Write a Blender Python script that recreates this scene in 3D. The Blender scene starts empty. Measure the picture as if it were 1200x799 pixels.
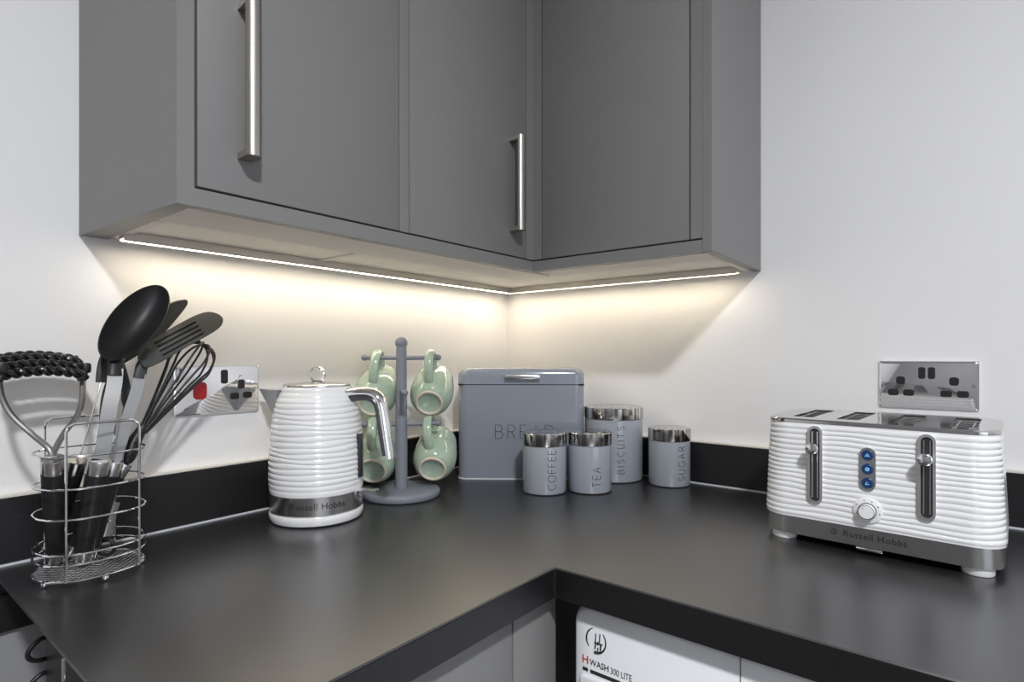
import bpy, bmesh, math, random
from mathutils import Vector, Matrix
random.seed(7)
PI = math.pi
SC = bpy.context.scene
COL = SC.collection

# ------------------------------------------------------------------ camera
F = 664.945; YAW = 0.676893; HY = 417.2
CX, CY, CZ = -1.25961, -1.03002, 0.282778      # metres; worktop surface is z = 0, corner of the walls is x = y = 0
cam_d = bpy.data.cameras.new('camera'); cam = bpy.data.objects.new('camera', cam_d); COL.objects.link(cam)
cam.location = (CX, CY, CZ); cam.rotation_euler = (PI/2, 0, YAW - PI/2)
cam_d.sensor_width = 36; cam_d.lens = F/1200*36; cam_d.shift_y = (HY-399.5)/1200; cam_d.clip_start = .02
SC.camera = cam
SC.view_settings.view_transform = 'Standard'; SC.view_settings.look = 'None'
SC.view_settings.gamma = 1; SC.view_settings.use_curve_mapping = False
SC.view_settings.exposure = 0.0

# ------------------------------------------------------------------ light
CEIL = 1.5; FLOOR = -0.9
w = bpy.data.worlds.new('world'); SC.world = w; w.use_nodes = True
w.node_tree.nodes['Background'].inputs[0].default_value = (.62, .72, .9, 1)
w.node_tree.nodes['Background'].inputs[1].default_value = 0.6

def area(name, loc, target, size, power, col, shape='DISK', sy=None):
    l = bpy.data.lights.new(name, 'AREA'); l.shape = shape; l.size = size
    if sy: l.size_y = sy
    l.energy = power; l.color = col
    o = bpy.data.objects.new(name, l); COL.objects.link(o); o.location = loc
    d = Vector(target) - Vector(loc); o.rotation_euler = d.to_track_quat('-Z', 'Y').to_euler()
    return o
area('ceiling_lamp', (-1.58, -1.66, CEIL-.04), (-1.58, -1.66, 0), .17, 46, (.98, .99, 1))
area('window_fill', (-1.7, -3.12, .45), (-1.0, 0, .3), 1.5, 8, (.86, .92, 1), 'RECTANGLE', 1.1)  # fill light added at an unseen window behind the camera
LED_STRENGTH = 24; LED_COL = (1, .87, .66)

# ------------------------------------------------------------------ materials
def mat(name, col, rough=.5, metal=0, emit=None, noise=None, bump=None, spec=None, coat=0, aniso=None):
    m = bpy.data.materials.new(name); m.use_nodes = True; nt = m.node_tree; b = nt.nodes['Principled BSDF']
    b.inputs['Base Color'].default_value = (*col, 1); b.inputs['Roughness'].default_value = rough
    b.inputs['Metallic'].default_value = metal
    if spec is not None: b.inputs['Specular IOR Level'].default_value = spec
    if coat: b.inputs['Coat Weight'].default_value = coat; b.inputs['Coat Roughness'].default_value = .06
    if emit: b.inputs['Emission Color'].default_value = (*emit[0], 1); b.inputs['Emission Strength'].default_value = emit[1]
    tc = nt.nodes.new('ShaderNodeTexCoord')
    def nz(scale, detail=3, stretch=(1, 1, 1)):
        mp = nt.nodes.new('ShaderNodeMapping'); mp.inputs['Scale'].default_value = stretch
        nt.links.new(tc.outputs['Object'], mp.inputs[0])
        n = nt.nodes.new('ShaderNodeTexNoise'); n.inputs['Scale'].default_value = scale; n.inputs['Detail'].default_value = detail
        nt.links.new(mp.outputs[0], n.inputs['Vector']); return n
    if noise:   # (scale, amount, stretch) value variation of the base colour
        n = nz(noise[0], 4, noise[2] if len(noise) > 2 else (1, 1, 1))
        mx = nt.nodes.new('ShaderNodeMix'); mx.data_type = 'RGBA'
        a = noise[1]
        mx.inputs[6].default_value = (*[max(0, c*(1-a)) for c in col], 1); mx.inputs[7].default_value = (*[min(1, c*(1+a)) for c in col], 1)
        nt.links.new(n.outputs['Fac'], mx.inputs[0]); nt.links.new(mx.outputs[2], b.inputs['Base Color'])
    if bump:    # (scale, strength, stretch)
        n = nz(bump[0], 4, bump[2] if len(bump) > 2 else (1, 1, 1))
        bp = nt.nodes.new('ShaderNodeBump'); bp.inputs['Strength'].default_value = bump[1]; bp.inputs['Distance'].default_value = .001
        nt.links.new(n.outputs['Fac'], bp.inputs['Height']); nt.links.new(bp.outputs[0], b.inputs['Normal'])
    if aniso: b.inputs['Anisotropic'].default_value = aniso
    return m
M = {}
M['wall'] = mat('wall_paint', (.79, .785, .79), .75, bump=(90, .35, (1, 1, .25)), noise=(5, .015))
M['wall_d'] = mat('bounce_dimming_grey', (.32, .32, .33), .75)  # for the unseen back wall, darkened to cut bounce light from that side
M['ceiling'] = mat('ceiling_paint', (.8, .8, .8), .8)
M['floor'] = mat('floor_vinyl', (.16, .14, .125), .5, noise=(6, .3))
M['cab'] = mat('cabinet_grey_paint', (.195, .194, .192), .42, bump=(300, .04))
M['cabin'] = mat('cabinet_base_board', (.86, .81, .74), .6, noise=(14, .04, (1, 6, 1)))
M['rail'] = mat('light_rail_underside', (.76, .71, .66), .55, noise=(30, .05))
M['dark'] = mat('dark_gap', (.012, .012, .012), .8)
M['top'] = mat('worktop_laminate', (.014, .014, .016), .30, noise=(35, .2, (1, 1, 1)), bump=(180, .05), spec=1.0)
M['edge'] = mat('worktop_edge', (.007, .007, .008), .4)
M['upst'] = mat('upstand_laminate', (.010, .010, .011), .36, bump=(60, .12, (1, 1, 8)))
M['seal'] = mat('sealant', (.62, .64, .70), .4)
M['caulk'] = mat('wall_caulk', (.66, .64, .60), .5)
M['steel'] = mat('brushed_nickel', (.54, .51, .475), .33, 1, bump=(500, .1, (1, 1, .05)))
M['chrome'] = mat('chrome', (.86, .86, .87), .06, 1)
M['chrome_s'] = mat('satin_chrome', (.62, .62, .63), .22, 1)
M['sst'] = mat('brushed_stainless', (.62, .61, .60), .24, 1, noise=(60, .12, (.3, .3, 30)))
M['stem'] = mat('flat_steel_stem', (.27, .27, .27), .45, 1)
M['lidsteel'] = mat('canister_lid_steel', (.56, .545, .53), .14, 1, noise=(130, .62, (1, 1, .015)))  # upright dark and bright streaks in the colour imitate reflections
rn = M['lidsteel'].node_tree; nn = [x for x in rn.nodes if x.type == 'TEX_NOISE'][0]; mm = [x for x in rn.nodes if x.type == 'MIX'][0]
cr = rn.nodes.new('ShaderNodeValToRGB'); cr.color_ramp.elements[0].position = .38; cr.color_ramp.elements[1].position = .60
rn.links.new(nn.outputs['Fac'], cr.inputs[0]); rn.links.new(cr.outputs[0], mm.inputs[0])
M['bandsteel'] = mat('kettle_band_steel', (.62, .61, .60), .20, 1, noise=(90, .38, (1, 1, .015)))  # reflected stripes of the band are painted into its colour
M['under'] = mat('lower_wall_grey', (.30, .30, .31), .8)
M['alu'] = mat('aluminium_profile', (.62, .60, .56), .35, 1)
M['led'] = mat('led_diffuser', (1, .95, .85), .5, emit=(LED_COL, LED_STRENGTH))
M['white'] = mat('gloss_white_plastic', (.86, .86, .87), .16, coat=.5)
M['white_m'] = mat('satin_white_plastic', (.80, .80, .80), .35)
M['enamel'] = mat('grey_enamel', (.255, .282, .335), .18, coat=.4)
M['enamel_l'] = mat('light_grey_enamel', (.33, .355, .40), .16, coat=.4)
M['print'] = mat('dark_print', (.02, .02, .025), .6)
M['rim'] = mat('pale_rim', (.75, .76, .78), .3)
M['wood'] = mat('grey_painted_wood', (.20, .215, .25), .5, noise=(40, .08, (1, 1, .15)))
M['sage'] = mat('sage_glaze', (.37, .47, .365), .14, noise=(90, .14), coat=.6)
M['sage_in'] = mat('sage_inner_glaze', (.55, .64, .50), .2, coat=.5)
M['cream'] = mat('bare_stoneware', (.62, .55, .44), .65)
M['top'].node_tree.nodes['Principled BSDF'].inputs['IOR'].default_value = 1.7
M['blk'] = mat('black_nylon', (.010, .010, .011), .46, spec=.5)
M['poltop'] = mat('polished_steel', (.62, .61, .60), .09, 1)
M['satin'] = mat('bright_trim', (.80, .80, .81), .33, 1)
M['gloss'] = mat('glossy_black_nylon', (.012, .012, .013), .26)
M['blk_g'] = mat('black_rubber_grip', (.013, .013, .014), .48, bump=(220, .08))
M['blk_s'] = mat('dark_grey_nylon', (.05, .052, .055), .42)
M['grey_p'] = mat('pale_grey_plastic', (.42, .43, .46), .4)
M['grey_d'] = mat('dark_grey_grip', (.10, .098, .11), .25, .7)
M['blue'] = mat('blue_lit_button', (.01, .03, .09), .25, emit=((.02, .10, .32), .12))
M['blue_l'] = mat('blue_button_symbol', (.2, .45, .8), .4, emit=((.25, .55, .95), .35))
M['red'] = mat('red_rocker', (.42, .008, .012), .35)
M['redp'] = mat('red_print', (.62, .06, .03), .5)
M['blackp'] = mat('black_switch', (.012, .012, .012), .4)
M['applw'] = mat('appliance_white', (.86, .87, .90), .28)
M['slot'] = mat('toaster_slot_dark', (.02, .018, .016), .6)

# ------------------------------------------------------------------ mesh helpers
class MB:
    def __init__(s): s.v = []; s.f = []
    def add(s, vs, fs):
        o = len(s.v); s.v += [Vector(p) for p in vs]; s.f += [tuple(i+o for i in f) for f in fs]; return s
    def box(s, a, b, bev=0, seg=2, mtx=None):
        bm = bmesh.new(); bmesh.ops.create_cube(bm, size=1)
        c = [(a[i]+b[i])/2 for i in range(3)]; d = [abs(b[i]-a[i]) for i in range(3)]
        for v in bm.verts: v.co = Vector([c[i]+v.co[i]*d[i] for i in range(3)])
        if bev: bmesh.ops.bevel(bm, geom=list(bm.edges), offset=min(bev, min(d)*.49), segments=seg, affect='EDGES', profile=.5)
        bm.verts.index_update()
        vs = [v.co.copy() for v in bm.verts]; fs = [[v.index for v in f.verts] for f in bm.faces]; bm.free()
        if mtx: vs = [mtx @ v for v in vs]
        return s.add(vs, fs)
    def loft(s, rings, cap=True, closed=True):
        n = len(rings[0]); vs = [p for r in rings for p in r]; fs = []
        for i in range(len(rings)-1):
            for j in range(n if closed else n-1):
                k = (j+1) % n; fs.append((i*n+j, i*n+k, (i+1)*n+k, (i+1)*n+j))
        if cap: fs.append(tuple(range(n-1, -1, -1))); fs.append(tuple((len(rings)-1)*n+j for j in range(n)))
        return s.add(vs, fs)
    def lathe(s, prof, n=64, c=(0, 0, 0), mtx=None, cap=False):
        rings = [[Vector((c[0]+r*math.cos(2*PI*j/n), c[1]+r*math.sin(2*PI*j/n), c[2]+z)) for j in range(n)] for r, z in prof]
        if mtx: rings = [[mtx @ p for p in r] for r in rings]
        return s.loft(rings, cap)
    def tube(s, pts, r, n=8, closed=False, ry=None, up=None, cap=True, rf=None):
        pts = [Vector(p) for p in pts]; m = len(pts); rings = []; prev = None
        for i, p in enumerate(pts):
            if closed: t = pts[(i+1) % m]-pts[i-1]
            else: t = pts[min(i+1, m-1)]-pts[max(i-1, 0)]
            t.normalize()
            if prev is None:
                u = Vector(up) if up else (Vector((0, 0, 1)) if abs(t.z) < .9 else Vector((1, 0, 0)))
            else: u = prev
            u = (u - t*u.dot(t)); u.normalize(); prev = u; w_ = t.cross(u)
            k = rf[i] if rf else 1
            rings.append([p + u*(r*k*math.cos(2*PI*j/n)) + w_*((ry or r)*k*math.sin(2*PI*j/n)) for j in range(n)])
        if closed: rings.append(rings[0])
        return s.loft(rings, cap and not closed)
    def sphere(s, c, r, n=20):
        prof = [(max(1e-5, r*math.sin(PI*i/n)), -r*math.cos(PI*i/n)) for i in range(n+1)]
        return s.lathe(prof, n*2, c)
    def build(s, name, m, parent=None, base=None, smooth=True, ang=35):
        me = bpy.data.meshes.new(name); me.from_pydata([tuple(v) for v in s.v], [], s.f); me.validate()
        bm = bmesh.new(); bm.from_mesh(me); bmesh.ops.recalc_face_normals(bm, faces=bm.faces); bm.to_mesh(me); bm.free()
        if smooth:
            me.polygons.foreach_set('use_smooth', [True]*len(me.polygons)); me.set_sharp_from_angle(angle=math.radians(ang))
        me.materials.append(m); o = bpy.data.objects.new(name, me); COL.objects.link(o)
        if parent:
            o.parent = parent
            if parent.type == 'EMPTY' and parent.get('_w'): o.matrix_parent_inverse = Matrix.Translation(-parent.location)
        elif base is not None:
            me.transform(Matrix.Translation(-Vector(base))); o.location = base
        return o
def thing(name, label, cat, loc, group=None, rot=None):
    """Empty at a thing's base. Without rot its parts are given in world coordinates."""
    o = bpy.data.objects.new(name, None); COL.objects.link(o); o.location = loc; o.empty_display_size = .02
    if rot is None: o['_w'] = 1
    else: o.rotation_euler = rot
    o['label'] = label; o['category'] = cat
    if group: o['group'] = group
    return o
def struct(o): o['kind'] = 'structure'; return o
def B(a, b, bev=0, seg=2, mtx=None): return MB().box(a, b, bev, seg, mtx)

def spline(pts, n=8, closed=False):
    P = [Vector(p) for p in pts]; out = []; m = len(P)
    for i in range(m if closed else m-1):
        if closed: a, b, c, d = P[i-1], P[i], P[(i+1) % m], P[(i+2) % m]
        else: a, b, c, d = P[max(i-1, 0)], P[i], P[i+1], P[min(i+2, m-1)]
        for k in range(n):
            t = k/n; out.append(.5*((2*b)+(c-a)*t+(2*a-5*b+4*c-d)*t*t+(3*b-a-3*c+d)*t**3))
    if not closed: out.append(P[-1])
    return out

def rrect(w, d, r, n=8, cx=0, cy=0):
    """rounded rectangle outline, counter-clockwise"""
    out = []
    for k, (sx, sy) in enumerate(((1, -1), (1, 1), (-1, 1), (-1, -1))):
        for i in range(n+1):
            a = -PI/2 + k*PI/2 + (PI/2)*i/n
            out.append((cx+sx*(w/2-r)+r*math.cos(a), cy+sy*(d/2-r)+r*math.sin(a)))
    return out

FW = Vector((math.cos(YAW), math.sin(YAW), 0)); RT = Vector((math.sin(YAW), -math.cos(YAW), 0)); CAM = Vector((CX, CY, CZ))
def ray(u, v): return FW + RT*((u-600)/F) - Vector((0, 0, (v-HY)/F))
def at(u, v, y):                       # the point of the vertical plane y = const (metres from the left wall) on a measured sight line
    d = ray(u, v); return CAM + d*((y-CY)/d.y)
def atz(u, v, z):
    d = ray(u, v); return CAM + d*((z-CZ)/d.z)

# flat outline with holes, extruded, then placed by P = O + x*A + y*Bv + z*N
def plate(outer, holes, th, O, A, Bv, N):
    cu = bpy.data.curves.new('tmp', 'CURVE'); cu.dimensions = '2D'; cu.fill_mode = 'BOTH'; cu.extrude = .5
    for pl in [outer]+holes:
        sp = cu.splines.new('POLY'); sp.points.add(len(pl)-1); sp.use_cyclic_u = True
        for i, p in enumerate(pl): sp.points[i].co = (p[0], p[1], 0, 1)
    o = bpy.data.objects.new('tmp', cu); COL.objects.link(o); bpy.context.view_layer.update()
    me = bpy.data.meshes.new_from_object(o.evaluated_get(bpy.context.evaluated_depsgraph_get()))
    vs = [O + A*v.co.x + Bv*v.co.y + N*(v.co.z*th) for v in me.vertices]; fs = [tuple(p.vertices) for p in me.polygons]
    bpy.data.objects.remove(o); bpy.data.curves.remove(cu); bpy.data.meshes.remove(me)
    return MB().add(vs, fs)

def text_mb(body, size, fn, th=.0004, spacing=1.0, align='CENTER', bold=0):
    """solid lettering; fn maps (x, y, z) of the flat text to a point"""
    cu = bpy.data.curves.new('tmp', 'FONT'); cu.body = body; cu.size = size; cu.extrude = th/2; cu.space_character = spacing
    cu.align_x = align; cu.align_y = 'CENTER'; cu.resolution_u = 3; cu.offset = bold
    o = bpy.data.objects.new('tmp', cu); COL.objects.link(o); bpy.context.view_layer.update()
    me = bpy.data.meshes.new_from_object(o.evaluated_get(bpy.context.evaluated_depsgraph_get()))
    vs = [Vector(fn(*v.co)) for v in me.vertices]; fs = [tuple(p.vertices) for p in me.polygons]
    bpy.data.objects.remove(o); bpy.data.curves.remove(cu); bpy.data.meshes.remove(me)
    return MB().add(vs, fs)

# thin stroke lettering (capitals), unit height
def arc(cx, cy, rx, ry, a0, a1, n=10): return [(cx+rx*math.cos(math.radians(a0+(a1-a0)*i/n)), cy+ry*math.sin(math.radians(a0+(a1-a0)*i/n))) for i in range(n+1)]
GL = {
 'B': (.55, [[(0, 0), (0, 1), (.3, 1)]+arc(.3, .76, .2, .24, 90, -90)+[(0, .52)], [(.3, .52)]+arc(.3, .26, .25, .26, 90, -90)+[(0, 0)]]),
 'R': (.55, [[(0, 0), (0, 1), (.3, 1)]+arc(.3, .75, .22, .25, 90, -90)+[(0, .5)], [(.28, .5), (.55, 0)]]),
 'E': (.48, [[(.48, 0), (0, 0), (0, 1), (.48, 1)], [(0, .52), (.42, .52)]]),
 'F': (.46, [[(0, 0), (0, 1), (.46, 1)], [(0, .52), (.4, .52)]]),
 'A': (.66, [[(0, 0), (.33, 1), (.66, 0)], [(.12, .36), (.54, .36)]]),
 'D': (.6, [[(0, 0), (0, 1), (.2, 1)]+arc(.2, .5, .42, .5, 90, -90)+[(0, 0)]]),
 'C': (.66, [arc(.4, .5, .4, .5, 50, 310, 18)]),
 'O': (.8, [arc(.4, .5, .4, .5, 0, 360, 24)]),
 'T': (.58, [[(0, 1), (.58, 1)], [(.29, 1), (.29, 0)]]),
 'I': (.0, [[(0, 0), (0, 1)]]),
 'S': (.5, [arc(.25, .75, .23, .25, 30, 270, 12)+arc(.25, .25, .25, .25, 90, -150, 12)]),
 'U': (.58, [[(0, 1), (0, .3)]+arc(.29, .3, .29, .3, 180, 360, 12)+[(.58, 1)]]),
 'G': (.7, [arc(.4, .5, .4, .5, 50, 345, 18)+[(.79, .45), (.45, .45)]]),
}
def strokes(word, h, gap, fn, r=.0006):
    mb = MB(); x = 0
    for ch in word:
        wd, ls = GL[ch]
        for l in ls:
            pts = []
            for a, b in zip(l[:-1], l[1:]):
                pts.append(a); 
                if math.dist(a, b) > .3: pts.append(((a[0]+b[0])/2, (a[1]+b[1])/2))
            pts.append(l[-1])
            # split at hard corners so strokes keep an even width
            mb.tube([fn(x+p[0]*h, p[1]*h) for p in pts], r, 5)
        x += wd*h+gap
    return mb

# ================================================================== the room
RX, RY = -3.2, -3.2
struct(B((RX, 0, FLOOR), (.1, .1, CEIL)).build('wall_left', M['wall'], smooth=False))
struct(B((0, RY, FLOOR), (.1, 0, CEIL)).build('wall_right', M['wall'], smooth=False))
struct(B((RX-.1, RY, FLOOR), (RX, .1, CEIL)).build('wall_back', M['wall_d'], smooth=False))
wf = MB()
wf.box((RX-.1, RY-.1, FLOOR), (-2.5, RY, CEIL)); wf.box((-.9, RY-.1, FLOOR), (.1, RY, CEIL))
wf.box((-2.5, RY-.1, FLOOR), (-.9, RY, -.15)); wf.box((-2.5, RY-.1, 1.05), (-.9, RY, CEIL))
struct(wf.build('wall_front', M['wall'], smooth=False))
win = struct(MB().box((-2.5, RY-.06, -.15), (-2.45, RY, 1.05)).box((-.95, RY-.06, -.15), (-.9, RY, 1.05)).box((-2.45, RY-.06, -.15), (-.95, RY, -.10)).box((-2.45, RY-.06, 1.0), (-.95, RY, 1.05)).box((-1.72, RY-.06, -.10), (-1.68, RY, 1.0)).build('unseen_window_1', M['white_m'], smooth=False))  # frame of the unseen window, added along with the fill light
struct(B((RX, RY, FLOOR-.1), (.1, .1, FLOOR)).build('floor', M['floor'], smooth=False))
struct(B((RX, RY, CEIL), (.1, .1, CEIL+.1)).build('ceiling', M['ceiling'], smooth=False))

# ---- worktop: L of laminate, front edges at y = -.598 and x = -.631
WA, WB, WT = .598, .631, .040
wt = thing('worktop', 'black satin laminate L-shaped worktop running along both walls under the appliances', 'worktop', (-.4, -.4, -WT))
xl = -1.1075; yb = -2.0
out = [(xl, 0), (xl, -WA), (-WB, -WA), (-WB, yb), (0, yb), (0, 0)]
mb = MB()
inset = .0015
def ring_z(z, e, ex=0): return [Vector((xl+e+ex, 0, z)), Vector((xl+e+ex, -WA+e, z)), Vector((-WB+e, -WA+e, z)), Vector((-WB+e, yb, z)), Vector((0, yb, z)), Vector((0, 0, z))]
n = 6
rings = [ring_z(0, inset), ring_z(-inset, 0), ring_z(-WT, 0, .032)]
mb.v = [p for r in rings for p in r]
mb.f = [tuple(range(6))[::-1]] + [tuple(12+i for i in range(6))]
for i in range(2):
    for j in range(6): k = (j+1) % 6; mb.f.append((i*6+j, i*6+k, (i+1)*6+k, (i+1)*6+j))
mb.build('surface', M['top'], wt, ang=20)
MB().box((xl+.04, -WA-.0012, -WT), (-WB-.001, -WA+.0005, -.0022)).box((-WB-.0012, yb, -WT), (-WB+.0005, -WA-.001, -.0022)).build('edge_band', M['edge'], wt, smooth=False)
MB().box((-WB-.0022, -WA-.0022, -WT), (-WB-.0002, -WA-.0002, -.001)).build('joint_strip', M['chrome_s'], wt, smooth=False)

# ---- upstands, their sealant below and caulk above
UH, UT = .0911, .018
ul = struct(B((-1.6, -UT, 0), (-UT, 0, UH), .001, 1).build('trim_1', M['upst']))
MB().box((-1.6, -UT-.003, -.0005), (-UT, -UT+.001, .0025)).build('sealant_bead', M['seal'], ul, smooth=False)
MB().box((-1.6, -UT+.001, UH), (-UT, 0, UH+.0025)).build('caulk_line', M['caulk'], ul, smooth=False)
ur = struct(B((-UT, yb, 0), (0, 0, UH), .001, 1).build('trim_2', M['upst']))
MB().box((-UT-.003, yb, -.0005), (-UT+.001, -UT, .0025)).build('sealant_bead', M['seal'], ur, smooth=False)
MB().box((-UT+.001, yb, UH), (0, -UT, UH+.0025)).build('caulk_line', M['caulk'], ur, smooth=False)
struct(B((-1.6, -.012, -.092), (-.965, 0, -WT-.001), .001, 1).build('trim_3', M['upst']))
struct(B((-1.6, -.004, -WT-.001), (xl+.031, 0, -.001)).build("trim_5", M['edge'], smooth=False))
struct(B((-1.9, -.004, FLOOR), (-.965, 0, -.0925)).build('trim_4', M['under'], smooth=False))  # flat grey sheet over the lower part of the left wall

# ================================================================== base units and washing machine
bu = thing('base_cabinet', 'matt grey base cabinet doors under the left worktop, beside the washing machine', 'cabinet', (-.8, -.3, FLOOR))
MB().box((-.955, -.555, FLOOR+.1), (-.60, -.02, -.0415)).build('carcass', M['cab'], bu, smooth=False)
B((-.953, -.577, FLOOR+.12), (-.6955, -.557, -.0545), .001).build('door', M['cab'], bu)
B((-.6925, -.577, FLOOR+.12), (-.597, -.557, -.0545), .001).build('corner_filler', M['cab'], bu)
wm = thing('washing_machine', 'white front-loading washing machine under the right worktop', 'washing machine', (-.33, -.93, FLOOR))
XF = -.6120
mb = MB()
rings = []
for x, e in ((-.08, .004), (XF+.02, .004), (XF+.008, .0045), (XF+.002, .007), (XF, .010)):
    pts = rrect(.596-2*e, .85-2*e, .022, 6, -.9095, -.469)
    rings.append([Vector((x, p[0], p[1])) for p in pts])
mb.loft(rings).build('body', M['applw'], wm, ang=50)
MB().box((XF-.0004, -.8345, -.175), (XF+.002, -.8332, -.048)).build('panel_seam', M['cab'], wm, smooth=False)
B((XF-.006, -.82, -.30), (XF+.002, -.6285, -.1385), .004).build('detergent_drawer', M['applw'], wm)
def onwm(x, y, z, oy=0, oz=0): return (XF-.0001-z, -x+oy, y+oz)   # text plane of the machine's front
text_mb('H', .0150, lambda x, y, z: onwm(x, y, z, -.6345, -.1195), bold=.0002).build('lettering', M['redp'], wm, smooth=False)
text_mb('WASH', .0118, lambda x, y, z: onwm(x*.84, y, z, -.6555, -.1205), bold=.0001).build('lettering', M['print'], wm, smooth=False)
text_mb('300 LITE', .0118, lambda x, y, z: onwm(x*.72, y, z, -.6870, -.1215)).build('lettering', M['grey_d'], wm, smooth=False)
MB().box((XF-.0004, -.6860, -.1345), (XF+.001, -.6420, -.1298)).build('print_bar', M['print'], wm, smooth=False)
MB().box((XF-.0004, -.6385, -.1340), (XF+.001, -.6305, -.1295)).build('print_square', M['print'], wm, smooth=False)
# round emblem: two crescents and an upright figure of bars inside
def em(x, y): return (XF-.0003, -.6510-x*1.15, -.0890+y*1.25)
mb = MB(); R_ = .0125
mb.tube([em(R_*math.cos(math.radians(a)), R_*math.sin(math.radians(a))) for a in range(110, 226, 8)], .0009, 5, rf=[.4+.9*math.sin(PI*i/14) for i in range(15)])
mb.tube([em(R_*math.cos(math.radians(a)), R_*math.sin(math.radians(a))) for a in range(-100, 51, 8)], .0013, 5, rf=[1.3-.9*i/18 for i in range(19)])
for xx, y0, y1, r in ((-.001, -.002, .007, .0007), (.0045, -.001, .008, .0007), (.002, -.004, -.001, .0012), (-.0015, -.009, -.003, .0008), (.0055, -.009, -.002, .0009), (.002, -.011, -.007, .0008)):
    mb.tube([em(xx, y0), em(xx+.0005, y1)], r, 5)
mb.tube([em(-.002, -.0025), em(.008, -.0025)], .0009, 5)
mb.build('emblem', M['print'], wm, smooth=False)

# black rack with loop handles in the open end bay
bx = thing('storage_rack', 'black rack with loop handles and a steel rod, under the left end of the worktop', 'rack', (-1.02, -.28, FLOOR))
MB().box((-1.066, -.5, FLOOR), (-.965, -.10, -.30), .004).build('body', M['blk'], bx)
MB().box((-1.068, -.46, -.30), (-.965, -.11, -.045), .006).build('upper_case', M['blk_g'], bx)
cyl_c = at(64, 785, -.30)
for k in range(2):
    z0 = -.090-.045*k
    MB().tube(spline([(-1.066, -.11-.0, z0+.013), (-1.074, -.112, z0+.013), (-1.083, -.113, z0+.006), (-1.086, -.113, z0-.002), (-1.082, -.113, z0-.009), (-1.074, -.112, z0-.013), (-1.062, -.11, z0-.014)], 6), .0028, 10).build('loop_handle', M['blk'], bx)
p = at(74.5, 772, -.42)
MB().tube([(p.x, p.y, p.z), (p.x, p.y, -.32)], .0014, 8).build('steel_rod', M['chrome_s'], bx)

# ================================================================== wall cabinets
ZB, ZD, ZT = .462, .4865, 1.16     # bottom of end panels / bottom of doors / top
YF, XFB = -.310, -.292             # door faces
def bar_handle(parent, along, x0, face, z0, z1):
    """D-profile bar on two brackets; 'along' A = door on the left wall"""
    out_ = .033; wdt = .020
    def P(a, o, z): return (x0+a, face-o, z)
    prof = [(wdt/2*math.cos(PI*i/14), out_-.009+.009*math.sin(PI*i/14)) for i in range(15)]
    h = MB().loft([[Vector(P(a, o, z0)) for a, o in prof], [Vector(P(a, o, z1)) for a, o in prof]]).build('handle', M['steel'], parent, ang=40)
    for z in (z0, z1-.008):
        MB().loft([[Vector(P(a, o, zz)) for a, o in ((-wdt*.42, 0), (wdt*.42, 0), (wdt/2, out_-.009), (-wdt/2, out_-.009))] for zz in (z, z+.008)]).build('bracket', M['steel'], h, smooth=False)
c1 = thing('wall_cabinet', 'grey wall cabinet at the left with a long nickel bar handle on its wide door', 'cabinet', (-.81, 0, ZB), 'grey wall cabinets')
MB().box((-.9675, -.290, .4665), (-.6445, -.001, ZT)).build('carcass', M['cabin'], c1, smooth=False)
MB().loft([[Vector((-.9885, YF, z)), Vector((-.9690, YF, z)), Vector((-.9690, -.001, z)), Vector((-1.0055, -.001, z))] for z in (ZB, ZT)]).build('end_panel', M['cab'], c1, smooth=False)   # scribed to the wall at the back
B((-.9655, YF, ZD), (-.6565, YF+.018, ZT), .001).build('door', M['cab'], c1)
B((-.6530, YF+.0020, ZD), (-.6338, YF+.018, ZT), .0006, 1).build('filler_strip', M['cab'], c1)
bar_handle(c1, 'A', -.9095, YF, .5315, .7285)
c2 = thing('wall_cabinet', 'grey corner wall cabinet with a slim door and bar handle near the inner corner', 'cabinet', (-.46, 0, ZB), 'grey wall cabinets')
MB().box((-.6435, -.290, .4665), (-.001, -.001, ZT)).build('carcass', M['cabin'], c2, smooth=False)
d2 = B((-.6335, YF, ZD), (-.3165, YF+.018, ZT), .001).build('door', M['cab'], c2)
bar_handle(c2, 'A', -.3650, YF, .5335, .7225)
MB().box((-.3145, YF+.0005, ZD), (XFB, YF+.02, ZT)).box((XFB, -.3315, ZD), (XFB+.02, YF+.0205, ZT)).build('corner_post', M['cab'], c2, smooth=False)
c3 = thing('wall_cabinet', 'grey wall cabinet on the right wall with a plain door and no handle in view', 'cabinet', (0, -.5, ZB), 'grey wall cabinets')
MB().box((-.272, -.672, .4665), (-.001, -.2905, ZT)).build('carcass', M['cabin'], c3, smooth=False)
B((XFB, -.6905, ZB), (-.001, -.6730, ZT), .0008, 1).build('end_panel', M['cab'], c3)
B((XFB, -.6495, ZD), (XFB+.018, -.3335, ZT), .001).build('door', M['cab'], c3)
B((XFB+.0005, -.6730, ZD), (XFB+.02, -.6520, ZT), .0006, 1).build('stile', M['cab'], c3)
# light rails: painted fascia with a flat pale underside board
lr = thing('light_rail', 'grey light rail under the left and corner wall cabinets', 'rail', (-.63, YF, ZB), 'light rails under the wall cabinets')
MB().box((-.9690, YF, ZB), (XFB, YF+.018, .4835)).build('fascia', M['cab'], lr, smooth=False)
MB().box((-.9685, YF+.0185, ZB+.0005), (XFB+.09, -.192, .4660)).build('rail_board', M['rail'], lr, smooth=False)
lr2 = thing('light_rail', 'grey light rail under the wall cabinet on the right wall', 'rail', (XFB, -.5, ZB), 'light rails under the wall cabinets')
MB().box((XFB, -.6730, ZB), (XFB+.018, YF-.0005, .4835)).build('fascia', M['cab'], lr2, smooth=False)
MB().box((XFB+.0185, -.6730, ZB+.0005), (-.200, YF-.001, .4660)).build('rail_board', M['rail'], lr2, smooth=False)
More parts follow.
